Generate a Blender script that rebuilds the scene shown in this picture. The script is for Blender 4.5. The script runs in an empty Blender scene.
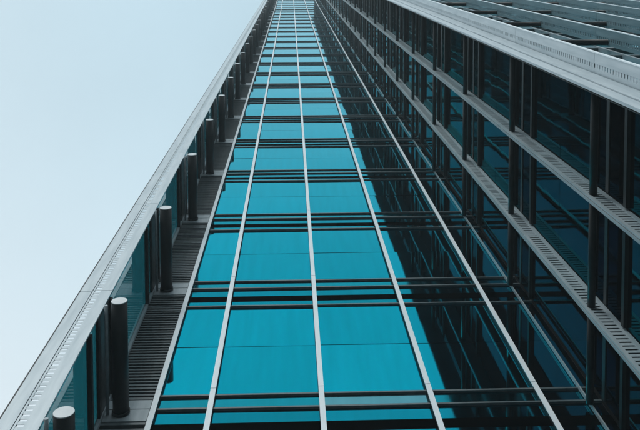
import bpy, math, random
from mathutils import Vector, Euler
random.seed(7)
scene = bpy.context.scene
col = scene.collection

# ------------------------------------------------------------------ camera
cam_d = bpy.data.cameras.new('camera')
cam = bpy.data.objects.new('camera', cam_d); col.objects.link(cam)
cam.location = (1.0942, -5.9905, 1.6)
cam.rotation_euler = Euler((3.0863, 0.0358, 0.0016), 'XYZ')
cam_d.sensor_fit = 'HORIZONTAL'; cam_d.sensor_width = 36.0
cam_d.lens = 821.818 / 640 * 36.0
cam_d.shift_x = 0.0
cam_d.shift_y = -(215 - 2.49) / 640          # rising-front style crop: optical axis near the picture's top
cam_d.clip_start = 0.05; cam_d.clip_end = 3000
scene.camera = cam

# ------------------------------------------------------------------ world (pale overcast sky)
SUN_EL, SUN_AZ = math.radians(36), math.radians(200)   # azimuth clockwise from +Y
w = bpy.data.worlds.new('World'); scene.world = w; w.use_nodes = True
nt = w.node_tree; nt.nodes.clear(); L = nt.links.new
out = nt.nodes.new('ShaderNodeOutputWorld'); bg = nt.nodes.new('ShaderNodeBackground')
sky = nt.nodes.new('ShaderNodeTexSky'); sky.sky_type = 'NISHITA'; sky.sun_disc = False
sky.sun_elevation = SUN_EL; sky.sun_rotation = SUN_AZ; sky.dust_density = 4.0; sky.air_density = 1.0
tc = nt.nodes.new('ShaderNodeTexCoord'); sep = nt.nodes.new('ShaderNodeSeparateXYZ')
L(tc.outputs['Generated'], sep.inputs[0])
ramp = nt.nodes.new('ShaderNodeValToRGB')                # cloud veil, paler away from the zenith
ramp.color_ramp.elements[0].position = 0.80; ramp.color_ramp.elements[0].color = (0.84, 0.925, 0.975, 1)
ramp.color_ramp.elements[1].position = 1.0; ramp.color_ramp.elements[1].color = (0.60, 0.81, 0.925, 1)
L(sep.outputs['Z'], ramp.inputs[0])
veil = nt.nodes.new('ShaderNodeVectorMath'); veil.operation = 'SCALE'; veil.inputs['Scale'].default_value = 9.8
cn = nt.nodes.new('ShaderNodeTexNoise'); cn.inputs['Scale'].default_value = 2.6; cn.inputs['Detail'].default_value = 5.0; cn.inputs['Roughness'].default_value = 0.45
L(tc.outputs['Generated'], cn.inputs['Vector'])
cr = nt.nodes.new('ShaderNodeMapRange'); cr.inputs['From Min'].default_value = 0.3; cr.inputs['From Max'].default_value = 0.7
cr.inputs['To Min'].default_value = 0.93; cr.inputs['To Max'].default_value = 1.05
L(cn.outputs['Fac'], cr.inputs['Value'])                 # faint cloud structure, everywhere alike
cm = nt.nodes.new('ShaderNodeVectorMath'); cm.operation = 'SCALE'
L(ramp.outputs['Color'], cm.inputs[0]); L(cr.outputs[0], cm.inputs['Scale']); L(cm.outputs[0], veil.inputs[0])
mixs = nt.nodes.new('ShaderNodeMixRGB'); mixs.inputs[0].default_value = 0.9
L(sky.outputs['Color'], mixs.inputs[1]); L(veil.outputs[0], mixs.inputs[2])
L(mixs.outputs[0], bg.inputs['Color']); bg.inputs['Strength'].default_value = 0.1
L(bg.outputs[0], out.inputs['Surface'])

# ------------------------------------------------------------------ sun through cloud
sd = bpy.data.lights.new('sun', 'SUN'); sd.energy = 1.5; sd.angle = math.radians(20); sd.color = (1.0, 0.985, 0.96)
sun = bpy.data.objects.new('sun', sd); col.objects.link(sun)
sdir = Vector((math.cos(SUN_EL) * math.sin(SUN_AZ), math.cos(SUN_EL) * math.cos(SUN_AZ), math.sin(SUN_EL)))
sun.rotation_euler = sdir.to_track_quat('Z', 'Y').to_euler(); sun.location = (-20, -30, 60)

vs = scene.view_settings
vs.view_transform = 'Standard'; vs.look = 'None'; vs.exposure = 0.14; vs.gamma = 1.0; vs.use_curve_mapping = False
scene.render.engine = 'CYCLES'
scene.cycles.max_bounces = 10; scene.cycles.glossy_bounces = 8; scene.cycles.diffuse_bounces = 4; scene.cycles.volume_bounces = 1

# ------------------------------------------------------------------ materials
def mat(name):
    m = bpy.data.materials.new(name); m.use_nodes = True
    return m, m.node_tree, m.node_tree.nodes['Principled BSDF']
def N(t, kind, **kw):
    n = t.nodes.new(kind)
    for k, v in kw.items():
        if k in n.inputs: n.inputs[k].default_value = v
        else: setattr(n, k, v)
    return n
def noise(t, scale=(1, 1, 1), nscale=3.0, detail=4.0, coord='Object', rand=False):
    c = N(t, 'ShaderNodeTexCoord'); mp = N(t, 'ShaderNodeMapping'); mp.inputs['Scale'].default_value = scale
    t.links.new(c.outputs[coord], mp.inputs['Vector'])
    if rand:
        oi = N(t, 'ShaderNodeObjectInfo'); mm = N(t, 'ShaderNodeMath', operation='MULTIPLY'); mm.inputs[1].default_value = 37.0
        cb = N(t, 'ShaderNodeCombineXYZ')
        t.links.new(oi.outputs['Random'], mm.inputs[0]); t.links.new(mm.outputs[0], cb.inputs[0]); t.links.new(mm.outputs[0], cb.inputs[2])
        t.links.new(cb.outputs[0], mp.inputs['Location'])
    n = N(t, 'ShaderNodeTexNoise'); n.inputs['Scale'].default_value = nscale; n.inputs['Detail'].default_value = detail
    t.links.new(mp.outputs[0], n.inputs['Vector'])
    return n
def ramp2(t, src, c0, c1, p0=0.3, p1=0.7):
    r = N(t, 'ShaderNodeValToRGB')
    r.color_ramp.elements[0].position = p0; r.color_ramp.elements[0].color = (*c0, 1)
    r.color_ramp.elements[1].position = p1; r.color_ramp.elements[1].color = (*c1, 1)
    t.links.new(src, r.inputs[0]); return r

def glass_mat(name, tint, wave=0.02, rough=0.012, dirt=0.05, edge=(0.48, 0.96, 1.0)):
    """solar-control glazing: a teal mirror coating, paler at grazing angles, with roller-wave distortion and faint dust"""
    m, t, p = mat(name)
    p.inputs['Metallic'].default_value = 1.0; p.inputs['Specular Tint'].default_value = (*edge, 1)
    oi = N(t, 'ShaderNodeObjectInfo')
    hs = N(t, 'ShaderNodeHueSaturation'); hs.inputs['Color'].default_value = (*tint, 1)
    mr = N(t, 'ShaderNodeMapRange'); mr.inputs['To Min'].default_value = 0.86; mr.inputs['To Max'].default_value = 1.08
    t.links.new(oi.outputs['Random'], mr.inputs['Value'])
    st = noise(t, (3.0, 3.0, 0.25), 2.2, 5.0, rand=True)       # faint run marks and dust
    sm = N(t, 'ShaderNodeMapRange'); sm.inputs['From Min'].default_value = 0.3; sm.inputs['From Max'].default_value = 0.7
    sm.inputs['To Min'].default_value = 0.94; sm.inputs['To Max'].default_value = 1.05
    t.links.new(st.outputs['Fac'], sm.inputs['Value'])
    vm = N(t, 'ShaderNodeMath', operation='MULTIPLY'); t.links.new(mr.outputs[0], vm.inputs[0]); t.links.new(sm.outputs[0], vm.inputs[1])
    t.links.new(vm.outputs[0], hs.inputs['Value'])
    t.links.new(hs.outputs[0], p.inputs['Base Color'])
    n = noise(t, (1, 1, 1), 0.9, 2.0, rand=True)
    b = N(t, 'ShaderNodeBump'); b.inputs['Strength'].default_value = wave; b.inputs['Distance'].default_value = 0.1
    t.links.new(n.outputs['Fac'], b.inputs['Height']); t.links.new(b.outputs[0], p.inputs['Normal'])
    d = noise(t, (2, 2, 0.5), 6.0, 6.0, rand=True)
    r = N(t, 'ShaderNodeMapRange'); r.inputs['From Min'].default_value = 0.35; r.inputs['From Max'].default_value = 0.8
    r.inputs['To Min'].default_value = rough; r.inputs['To Max'].default_value = rough + dirt
    t.links.new(d.outputs['Fac'], r.inputs['Value']); t.links.new(r.outputs[0], p.inputs['Roughness'])
    return m

def paint_mat(name, c0, c1, rough=0.4, metal=0.0, streak=True, spec=0.5, ns=4.0):
    m, t, p = mat(name)
    n = noise(t, (3, 3, 0.35) if streak else (1, 1, 1), ns, 6.0, rand=True)
    r = ramp2(t, n.outputs['Fac'], c0, c1)
    t.links.new(r.outputs[0], p.inputs['Base Color'])
    p.inputs['Metallic'].default_value = metal; p.inputs['Specular IOR Level'].default_value = spec
    g = noise(t, (1, 1, 1), 14.0, 5.0, rand=True)
    mr = N(t, 'ShaderNodeMapRange'); mr.inputs['To Min'].default_value = rough - 0.08; mr.inputs['To Max'].default_value = rough + 0.12
    t.links.new(g.outputs['Fac'], mr.inputs['Value']); t.links.new(mr.outputs[0], p.inputs['Roughness'])
    bp = N(t, 'ShaderNodeBump'); bp.inputs['Strength'].default_value = 0.05; bp.inputs['Distance'].default_value = 0.004
    t.links.new(g.outputs['Fac'], bp.inputs['Height']); t.links.new(bp.outputs[0], p.inputs['Normal'])
    return m

TEAL = (0.003, 0.315, 0.425)
M = {}
M['glass'] = glass_mat('teal_glazing', TEAL, 0.011)
M['spandrel'] = glass_mat('teal_spandrel_glazing', (0.012, 0.25, 0.32), 0.006, 0.05, 0.08)
M['deep'] = glass_mat('deep_teal_glazing', (0.004, 0.23, 0.315), 0.006, 0.03)
M['pale'] = glass_mat('dusty_spandrel_glazing', (0.14, 0.36, 0.42), 0.006, 0.12, 0.1)
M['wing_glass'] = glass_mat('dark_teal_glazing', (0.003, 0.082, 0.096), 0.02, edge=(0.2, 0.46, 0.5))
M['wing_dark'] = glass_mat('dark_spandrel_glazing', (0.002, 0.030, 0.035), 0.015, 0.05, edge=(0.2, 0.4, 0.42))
M['black_glass'] = glass_mat('black_band_glazing', (0.004, 0.010, 0.012), 0.004, 0.06, edge=(0.05, 0.1, 0.12))
def screen_glass():
    m, t, p = mat('teal_screen_glazing')
    p.inputs['Base Color'].default_value = (0.006, 0.13, 0.155, 1); p.inputs['Transmission Weight'].default_value = 1.0
    p.inputs['Roughness'].default_value = 0.0; p.inputs['IOR'].default_value = 1.5
    return m
M['screen_glass'] = screen_glass()
M['alu'] = paint_mat('pale_aluminium', (0.38, 0.46, 0.50), (0.52, 0.595, 0.63), 0.38, 0.1)
M['bright'] = paint_mat('bright_mullion_aluminium', (0.70, 0.80, 0.845), (0.79, 0.87, 0.905), 0.36, 0.0)
M['alu2'] = paint_mat('weathered_aluminium', (0.22, 0.28, 0.305), (0.33, 0.39, 0.42), 0.42, 0.1)
M['fin'] = paint_mat('shaded_fin_aluminium', (0.27, 0.345, 0.375), (0.38, 0.455, 0.49), 0.4, 0.1)  # shade on the flank fins put into a darker aluminium colour
M['front'] = paint_mat('shaded_front_fin_aluminium', (0.11, 0.185, 0.21), (0.18, 0.265, 0.295), 0.4, 0.1)  # same metal as the corner fin, with shade painted into its colour
M['cap'] = paint_mat('white_cap_paint', (0.50, 0.56, 0.58), (0.66, 0.70, 0.715), 0.45, 0.0, False)
M['dark'] = paint_mat('charcoal_metal', (0.003, 0.007, 0.008), (0.006, 0.012, 0.014), 0.42, 0.0, True, 0.25)
M['rail'] = paint_mat('dark_grey_rail_metal', (0.06, 0.085, 0.093), (0.095, 0.125, 0.134), 0.38, 0.0)
M['louvre'] = paint_mat('grey_louvre_metal', (0.085, 0.11, 0.118), (0.125, 0.152, 0.16), 0.42, 0.0)
M['core'] = paint_mat('dark_backing', (0.010, 0.013, 0.014), (0.016, 0.02, 0.021), 0.7, 0.0)
M['ground'] = paint_mat('grey_paving', (0.10, 0.105, 0.105), (0.16, 0.165, 0.165), 0.8, 0.0, False)

# ------------------------------------------------------------------ mesh helpers
def boxes_mesh(name, boxes, m):
    """boxes: (x0,x1,y0,y1,z0,z1)"""
    v, f = [], []
    for (a, b, c, d, e, g) in boxes:
        o = len(v)
        v += [(a, c, e), (b, c, e), (b, d, e), (a, d, e), (a, c, g), (b, c, g), (b, d, g), (a, d, g)]
        f += [(o, o+3, o+2, o+1), (o+4, o+5, o+6, o+7), (o, o+1, o+5, o+4), (o+1, o+2, o+6, o+5), (o+2, o+3, o+7, o+6), (o+3, o, o+4, o+7)]
    me = bpy.data.meshes.new(name); me.from_pydata(v, [], f); me.materials.append(m); me.update()
    return me
def tube_geo(r, l0, l1, axis, seg=20, hollow=False):
    v, f = [], []
    for s in (l0, l1):
        for i in range(seg):
            a = 2 * math.pi * i / seg; p, q = r * math.cos(a), r * math.sin(a)
            v.append((p, s, q) if axis == 'Y' else (s, p, q))
    for i in range(seg):
        j = (i + 1) % seg
        f.append((i, j, seg + j, seg + i) if axis == 'X' else (i, seg + i, seg + j, j))
    f.append(tuple(range(seg))); f.append(tuple(reversed(range(seg, 2 * seg))))
    return v, f
def geo_mesh(name, vf, m, smooth=False):
    me = bpy.data.meshes.new(name); me.from_pydata(vf[0], [], vf[1]); me.materials.append(m)
    if smooth:
        for p in me.polygons: p.use_smooth = len(p.vertices) == 4
    me.validate(); me.update(); return me
def obj(name, me, parent=None, loc=(0, 0, 0), rot=None, label=None, kind=None):
    o = bpy.data.objects.new(name, me); col.objects.link(o); o.location = loc
    if rot: o.rotation_euler = rot
    if parent: o.parent = parent
    if label: o['label'] = label
    if kind: o['kind'] = kind
    return o
class Heap:
    """collects copies of small meshes into one joined part"""
    def __init__(s): s.v, s.f = [], []
    def add(s, me, loc):
        o = len(s.v)
        s.v += [(p.co.x + loc[0], p.co.y + loc[1], p.co.z + loc[2]) for p in me.vertices]
        s.f += [tuple(i + o for i in p.vertices) for p in me.polygons]
HEAPS = {}
def piece(name, me, parent, loc, k, kmax=12, kmin=1, tilt=0.0):
    """one piece of storey k: an object of its own where the photograph lets one pick it out, else joined"""
    if kmin <= k <= kmax:
        r = (random.uniform(-tilt, tilt), 0, random.uniform(-tilt, tilt)) if tilt else None
        return obj(name, me, parent, loc, r)
    key = (parent.name, me.materials[0].name)
    if key not in HEAPS: HEAPS[key] = (Heap(), parent, me.materials[0], 'glass' if 'glaz' in me.materials[0].name else 'metal')
    HEAPS[key][0].add(me, loc)

# ------------------------------------------------------------------ dimensions (metres)
P = 4.0                       # storey height
NF = 36                       # storeys built
def A(k): return 0.61 + P * k # underside line of the upper transom of storey k
TOP = A(NF - 1) + 3.5
GLF = 0.075                   # glass plane of the recessed wall (mullion faces lie at y = 0)
XM = [-0.75, 0.0, 1.5, 3.0, 4.5]
XC = 5.105                    # inner corner trim
XW = 5.29                     # glass plane of the side wing
XS = -1.41                    # glass plane of the corner screen
YW = [-1.31, -2.83]           # fins on the wing's flank
YC = -4.35                    # wing's front corner
ZT = -0.42                    # strut tubes, below A

# ------------------------------------------------------------------ ground
g = boxes_mesh('ground', [(-200, 200, -200, 200, -0.3, 0.0)], M['ground'])
go = obj('ground', g, kind='structure'); go['label'] = 'grey paved ground at the foot of the tower'

# ------------------------------------------------------------------ the tower
tower = bpy.data.objects.new('office_tower', None); col.objects.link(tower)
tower['label'] = 'tall teal mirror-glass office tower with pale metal mullions, seen looking straight up'
tower['category'] = 'tower'

wall = obj('recessed_wall', boxes_mesh('recessed_wall', [(-1.46, 5.50, 0.16, 24.0, 0.0, TOP)], M['core']), tower,
           label='recessed bay wall of bright teal panes between pale mullions')
wing = obj('side_wing', boxes_mesh('side_wing', [(XW + 0.08, 17.0, YC + 0.22, 0.155, 0.0, TOP), (5.51, 17.0, 0.165, 24.0, 0.0, TOP)], M['core']), tower,
           label='dark glass side wing projecting beside the recessed bay')
screen = obj('corner_screen', boxes_mesh('corner_screen', [(XS - 0.05, XS + 0.01, -1.388, -1.355, 0.0, TOP), (XS - 0.045, XS - 0.005, -0.0, 0.15, 0.0, TOP)], M['dark']), tower,
             label='narrow glass corner screen with slotted pale edge plate against the sky')

# ---- recessed wall
G = 0.006
bays = [(XM[0] + .03, XM[1] - .03), (XM[1] + .03, XM[2] - .03), (XM[2] + .03, XM[3] - .03), (XM[3] + .03, XM[4] - .03), (XM[4] + .03, XW + 0.02)]
JOINT = 1.525
vis_lo, vis_hi, sp_ab, sp_b, sp_c, r_a, r_b, r_c, band = [], [], [], [], [], [], [], [], []
for (x0, x1) in bays:
    h = (x1 - x0) / 2
    mk = lambda n, z0, z1, m, y0=0.0, y1=0.012: boxes_mesh(n, [(-h + G, h - G, y0, y1, z0, z1)], m)
    vis_lo.append(mk('window_pane', 0.09, JOINT - 0.008, M['glass']))
    vis_hi.append(mk('window_pane', JOINT + 0.008, P - 1.05, M['glass']))
    sp_ab.append(mk('spandrel_pane', -0.245, 0.045, M['spandrel']))
    sp_b.append(mk('spandrel_pane', -0.58, -0.29, M['deep']))
    sp_c.append(mk('spandrel_pane', -1.005, -0.805, M['deep']))
    r_a.append(boxes_mesh('transom', [(-h, h, -0.030, 0.02, 0.05, 0.085)], M['rail']))
    r_b.append(boxes_mesh('transom', [(-h, h, -0.032, 0.02, -0.285, -0.25)], M['rail']))
    r_c.append(boxes_mesh('transom', [(-h, h, -0.030, 0.02, -1.045, -1.01)], M['rail']))
    band.append(boxes_mesh('spandrel_band', [(-h, h, -0.004, 0.02, -0.80, -0.585)], M['black_glass']))
dusty = boxes_mesh('spandrel_pane', [(-0.72 + G, 0.72 - G, 0, 0.012, -0.23, 0.045)], M['pale'])
pt = 0.0025
for k in range(NF):
    z = A(k)
    for i, (x0, x1) in enumerate(bays):
        c = (x0 + x1) / 2; l = (c, GLF, z)
        piece('window_pane', vis_lo[i], wall, l, k, 11, 1, pt); piece('window_pane', vis_hi[i], wall, l, k, 11, 1, pt)
        piece('spandrel_pane', dusty if (i == 2 and k == 3) else sp_ab[i], wall, l, k, 11, 2, pt)
        piece('spandrel_pane', sp_b[i], wall, l, k, 11, 2, pt); piece('spandrel_pane', sp_c[i], wall, l, k, 8, 2, pt)
        piece('transom', r_a[i], wall, l, k, 12, 2); piece('transom', r_b[i], wall, l, k, 12, 2); piece('transom', r_c[i], wall, l, k, 12, 2)
        piece('spandrel_band', band[i], wall, l, k, 12, 2)
J = 0.17
mull = boxes_mesh('mullion', [(-0.037, 0.037, 0.0, 0.014, J, J + P - 0.013)], M['bright'])
mull_back = boxes_mesh('mullion_body', [(-0.029, 0.029, 0.0145, 0.15, 0.0, TOP)], M['dark'])
for i, x in enumerate(XM):
    obj('mullion_body', mull_back, wall, (x, 0, 0))
    for k in range(NF): piece('mullion', mull, wall, (x, 0, A(k)), k, 24, 1)
trim = boxes_mesh('corner_trim', [(-0.010, 0.010, 0.0, 0.02, J, J + P - 0.01), (-0.006, 0.006, 0.0195, 0.06, J, J + P - 0.01)], M['alu2'])
for k in range(NF): piece('corner_trim', trim, wall, (XC, 0, A(k)), k, 16, 1)

# ---- louvre column beside the corner screen
lx0, lx1 = XS + 0.03, XM[0] - 0.045
def slat(z):   # tilted blade, 12 triangles
    return [(0, 0.0, z), (0, 0.004, z + 0.046), (0, 0.030, z + 0.062), (0, 0.026, z + 0.012)]
lv, lf = [], []
def add_blade(z):
    o = len(lv); q = slat(z)
    for X in (lx0, lx1): lv.extend([(X, p[1], p[2]) for p in q])
    lf.extend([(o, o+1, o+2, o+3), (o+7, o+6, o+5, o+4), (o, o+4, o+5, o+1), (o+1, o+5, o+6, o+2), (o+2, o+6, o+7, o+3), (o+3, o+7, o+4, o)])
z = 0.04
while z < P - 0.72:
    if not (P - 1.14 < z < P - 1.0): add_blade(z)
    z += 0.088
louvre = geo_mesh('louvre_panel', (lv, lf), M['louvre'])
l_rails = [boxes_mesh('louvre_rail', [b], M['rail']) for b in ((lx0, lx1, -0.012, 0.05, P - 1.10, P - 1.055), (lx0, lx1, -0.02, 0.05, -0.70, -0.655), (lx0, lx1, -0.012, 0.05, -0.085, -0.03))]
plate = boxes_mesh('bracket_plate', [(lx0, lx1, 0.0, 0.03, -0.325, -0.115), (lx0, lx1, 0.004, 0.03, -0.61, -0.335)], M['alu2'])
for k in range(NF):
    z = A(k)
    piece('louvre_panel', louvre, wall, (0, 0.02, z), k, 12, 1)
    for r in l_rails: piece('louvre_rail', r, wall, (0, 0.02, z), k, 12, 2)
    piece('bracket_plate', plate, wall, (0, 0.0, z), k, 14, 2)

# ---- corner screen
s_pane = boxes_mesh('screen_pane', [(-0.012, 0.0, -1.353, -0.002, 0.09, P - 1.12)], M['screen_glass'])
s_sp = boxes_mesh('screen_pane', [(-0.012, 0.0, -1.353, -0.002, -1.02, -0.64)], M['screen_glass'])
s_rail = boxes_mesh('screen_rail', [(-0.02, 0.06, -1.353, -0.002, -0.02, 0.08)], M['dark'])
s_rail2 = boxes_mesh('screen_rail', [(-0.02, 0.05, -1.353, -0.002, -1.11, -1.03)], M['dark'])
s_rail3 = boxes_mesh('screen_rail', [(-0.02, 0.03, -1.353, -0.002, -0.63, -0.01)], M['dark'])
s_trim = boxes_mesh('corner_trim', [(0.0, 0.045, -0.045, -0.0, J, J + P - 0.012)], M['alu2'])
def ladder(name, X0, X1, s0, s1, y0, y1, m, axis='X', groove=None, pitch=0.0909, lo=J, hi=J + P - 0.010, fill=0.42):
    """a plate from X0 to X1 with a slotted strip s0..s1: real rungs and open slots, one storey long"""
    bx = [(X0, s0, y0, y1, lo, hi), (s1, X1, y0, y1, lo, hi)]
    if groove:                                      # open joint between the outer flange and the plate
        bx[0] = (groove + 0.018, s0, y0, y1, lo, hi); bx.append((X0, groove, y0 + 0.012, y1, lo, hi))
    n = int((hi - lo) / pitch); st = (hi - lo) / n
    for i in range(n): bx.append((s0 - 0.004, s1 + 0.004, y0 + 0.004, y0 + 0.007, lo + (i + 0.08) * st, lo + (i + 0.08 + fill) * st))
    if axis == 'Y': bx = [(c, d, a, b, e, f) for (a, b, c, d, e, f) in bx]
    return boxes_mesh(name, bx, m)
s_edge = ladder('edge_plate', -1.81, -1.372, -1.612, -1.530, -1.412, -1.39, M['alu'], 'X', -1.652, fill=0.62)
obj('edge_seal', boxes_mesh('edge_seal', [(-1.826, -1.8105, -1.402, -1.38, 0.0, TOP)], M['dark']), screen)
obj('groove_strip', boxes_mesh('groove_strip', [(-1.664, -1.632, -1.3895, -1.38, 0.0, TOP)], M['dark']), screen)
rod = geo_mesh('tie_rod', tube_geo(0.022, -1.46, 0.0, 'Y', 8), M['alu2'], True)
for k in range(NF):
    z = A(k); l = (XS, 0, z)
    piece('screen_pane', s_pane, screen, l, k, 12, 1, 0.0008); piece('screen_pane', s_sp, screen, l, k, 9, 2)
    for r in (s_rail, s_rail2, s_rail3): piece('screen_rail', r, screen, l, k, 12, 2)
    piece('corner_trim', s_trim, screen, l, k, 14, 1)
    piece('edge_plate', s_edge, screen, (0, 0, z), k, 20, 1)

# ---- side wing: flank glazing, fins and rails
wb = [(-0.02, YW[0] + 0.03), (YW[0] - 0.03, YW[1] + 0.03), (YW[1] - 0.03, YC + 0.06)]
for (y1, y0) in wb:
    c = (y0 + y1) / 2; h = (y1 - y0) / 2
    mk = lambda n, z0, z1, m, x0=0.0, x1=0.012: boxes_mesh(n, [(x0, x1, -h + G, h - G, z0, z1)], m)
    lo_, hi_ = mk('window_pane', 0.085, JOINT - .008, M['wing_glass']), mk('window_pane', JOINT + .008, P - 1.11, M['wing_glass'])
    s1_, s2_ = mk('spandrel_pane', -0.34, -0.01, M['wing_dark']), mk('spandrel_pane', -1.02, -0.46, M['wing_dark'])
    ra, rc = mk('transom', 0.0, 0.08, M['dark'], -0.045, 0.02), mk('transom', -1.11, -1.03, M['dark'], -0.05, 0.02)
    rb = mk('transom', -0.45, -0.35, M['dark'], -0.012, 0.02)
    tb = geo_mesh('strut_tube', tube_geo(0.052, -h - 0.02, h + 0.02, 'Y', 16), M['dark'], True)
    for k in range(NF):
        l = (XW, c, A(k))
        piece('window_pane', lo_, wing, l, k, 11, 1, 0.0016); piece('window_pane', hi_, wing, l, k, 11, 1, 0.0016)
        piece('spandrel_pane', s1_, wing, l, k, 10, 1); piece('spandrel_pane', s2_, wing, l, k, 10, 1, 0.001)
        for r in (ra, rb, rc): piece('transom', r, wing, l, k, 11, 1)
        piece('strut_tube', tb, wing, (XW - 0.2, c, A(k) + ZT), k, 24, 1)
fin = ladder('flank_fin', XW - 0.29, XW - 0.005, XW - 0.235, XW - 0.075, -0.012, 0.012, M['fin'], fill=0.64)
fin_back = boxes_mesh('fin_backing', [(XW - 0.282, XW - 0.006, 0.0135, 0.02, J, J + P - 0.01)], M['dark'])
fin_lip = boxes_mesh('fin_lip', [(XW - 0.30, XW - 0.284, 0.0205, 0.06, J, J + P - 0.01)], M['alu2'])
for y in YW:
    for k in range(NF):
        piece('flank_fin', fin, wing, (0, y, A(k)), k, 24, 1); piece('fin_lip', fin_lip, wing, (0, y, A(k)), k, 12, 1)
        piece('fin_backing', fin_back, wing, (0, y, A(k)), k, 12, 1)
# corner of the wing: wide plate on the flank, then a slotted fin on the front
c_plate = boxes_mesh('corner_plate', [(4.80, 4.985, -0.018, 0.02, J, J + P - 0.010), (4.997, XW - 0.02, -0.034, 0.02, J, J + P - 0.010), (4.98, 5.0, 0.005, 0.03, J, J + P - 0.01)], M['alu'])
c_back = boxes_mesh('plate_backing', [(4.806, XW - 0.024, 0.0335, 0.045, J, J + P - 0.01)], M['dark'])
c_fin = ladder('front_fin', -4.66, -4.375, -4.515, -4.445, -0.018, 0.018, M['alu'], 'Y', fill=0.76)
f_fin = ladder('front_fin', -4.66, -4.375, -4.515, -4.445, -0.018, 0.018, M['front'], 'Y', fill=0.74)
f_edge = boxes_mesh('lit_fin_edge', [(-0.024, 0.024, -4.676, -4.6605, J, J + P - 0.01)], M['bright'])  # lit narrow edge of each fin, put in as a pale strip
XF = [XW + 0.022 + 1.52 * i for i in range(8)]
f_glass_lo = boxes_mesh('window_pane', [(-0.73, 0.73, 0.0, 0.012, 0.085, P - 1.11)], M['glass'])
f_glass_sp = boxes_mesh('spandrel_pane', [(-0.73, 0.73, 0.0, 0.012, -1.02, -0.01)], M['spandrel'])
f_rails = [boxes_mesh('transom', [b], M['rail']) for b in ((-0.735, 0.735, -0.06, 0.02, 0.0, 0.08), (-0.735, 0.735, -0.06, 0.02, -1.11, -1.03))]
f_post = boxes_mesh('front_mullion', [(-0.028, 0.028, -0.08, 0.05, J, J + P - 0.013)], M['alu2'])
f_tube = geo_mesh('strut_tube', tube_geo(0.055, -0.74, 0.74, 'X', 16), M['dark'], True)
YG = YC + 0.12
for k in range(NF):
    z = A(k)
    piece('corner_plate', c_plate, wing, (0, YC, z), k, 20, 1); piece('plate_backing', c_back, wing, (0, YC, z), k, 12, 1)
    for i, x in enumerate(XF):
        piece('front_fin', f_fin if i else c_fin, wing, (x, 0, z), k, 12, 1); piece('lit_fin_edge', f_edge, wing, (x, 0, z), k, 12, 1)
        piece('front_mullion', f_post, wing, (x, YG, z), k, 10, 1)
        if i < 7:
            c = x + 0.76
            piece('window_pane', f_glass_lo, wing, (c, YG, z), k, 8, 2, 0.0008); piece('spandrel_pane', f_glass_sp, wing, (c, YG, z), k, 8, 2)
            for r in f_rails: piece('transom', r, wing, (c, YG, z), k, 6, 2)
            piece('strut_tube', f_tube, wing, (c, YC - 0.09, z + ZT), k, 12, 2)

# ---- strut tubes beside the corner screen, with their pale end caps
tub = geo_mesh('strut_tube', tube_geo(0.105, -1.50, 0.004, 'Y', 28), M['dark'], True)
capm = geo_mesh('end_cap', tube_geo(0.103, -1.512, -1.5005, 'Y', 28), M['cap'], True)
collar = geo_mesh('collar', tube_geo(0.118, -0.045, -0.006, 'Y', 28), M['dark'], True)
tube_z = [9.56] + [A(k) + ZT for k in range(3, NF)]
for i, z in enumerate(tube_z):
    t = obj('strut_tube', tub, tower, (-1.157, 0, z)); obj('end_cap', capm, t); obj('collar', collar, t)
    obj('tie_rod', rod, tower, (-1.325, 0, z - 0.02))

for (pn, mn), (hp, parent, m, kind) in HEAPS.items():
    me = bpy.data.meshes.new('upper_storeys'); me.from_pydata(hp.v, [], hp.f); me.materials.append(m); me.update()
    nm = {'teal_glazing': 'distant_panes', 'teal_spandrel_glazing': 'distant_spandrel_panes', 'dark_teal_glazing': 'distant_panes'}.get(mn, 'distant_metalwork')
    obj(nm, me, parent, kind='stuff')
print('objects', len(bpy.data.objects))

# ------------------------------------------------------------------ thin city haze round everything
hm = bpy.data.materials.new('pale_haze'); hm.use_nodes = True
ht = hm.node_tree; ht.nodes.clear()
ho = ht.nodes.new('ShaderNodeOutputMaterial'); hv = ht.nodes.new('ShaderNodeVolumePrincipled')
hv.inputs['Color'].default_value = (0.80, 0.92, 0.96, 1); hv.inputs['Density'].default_value = 0.0016; hv.inputs['Anisotropy'].default_value = 0.0
ht.links.new(hv.outputs[0], ho.inputs['Volume'])
haze = obj('haze', boxes_mesh('haze', [(-205, 205, -205, 205, -1.3, TOP + 1.0)], hm), kind='stuff')
haze['label'] = 'thin pale haze filling the air round the tower'; haze['category'] = 'haze'
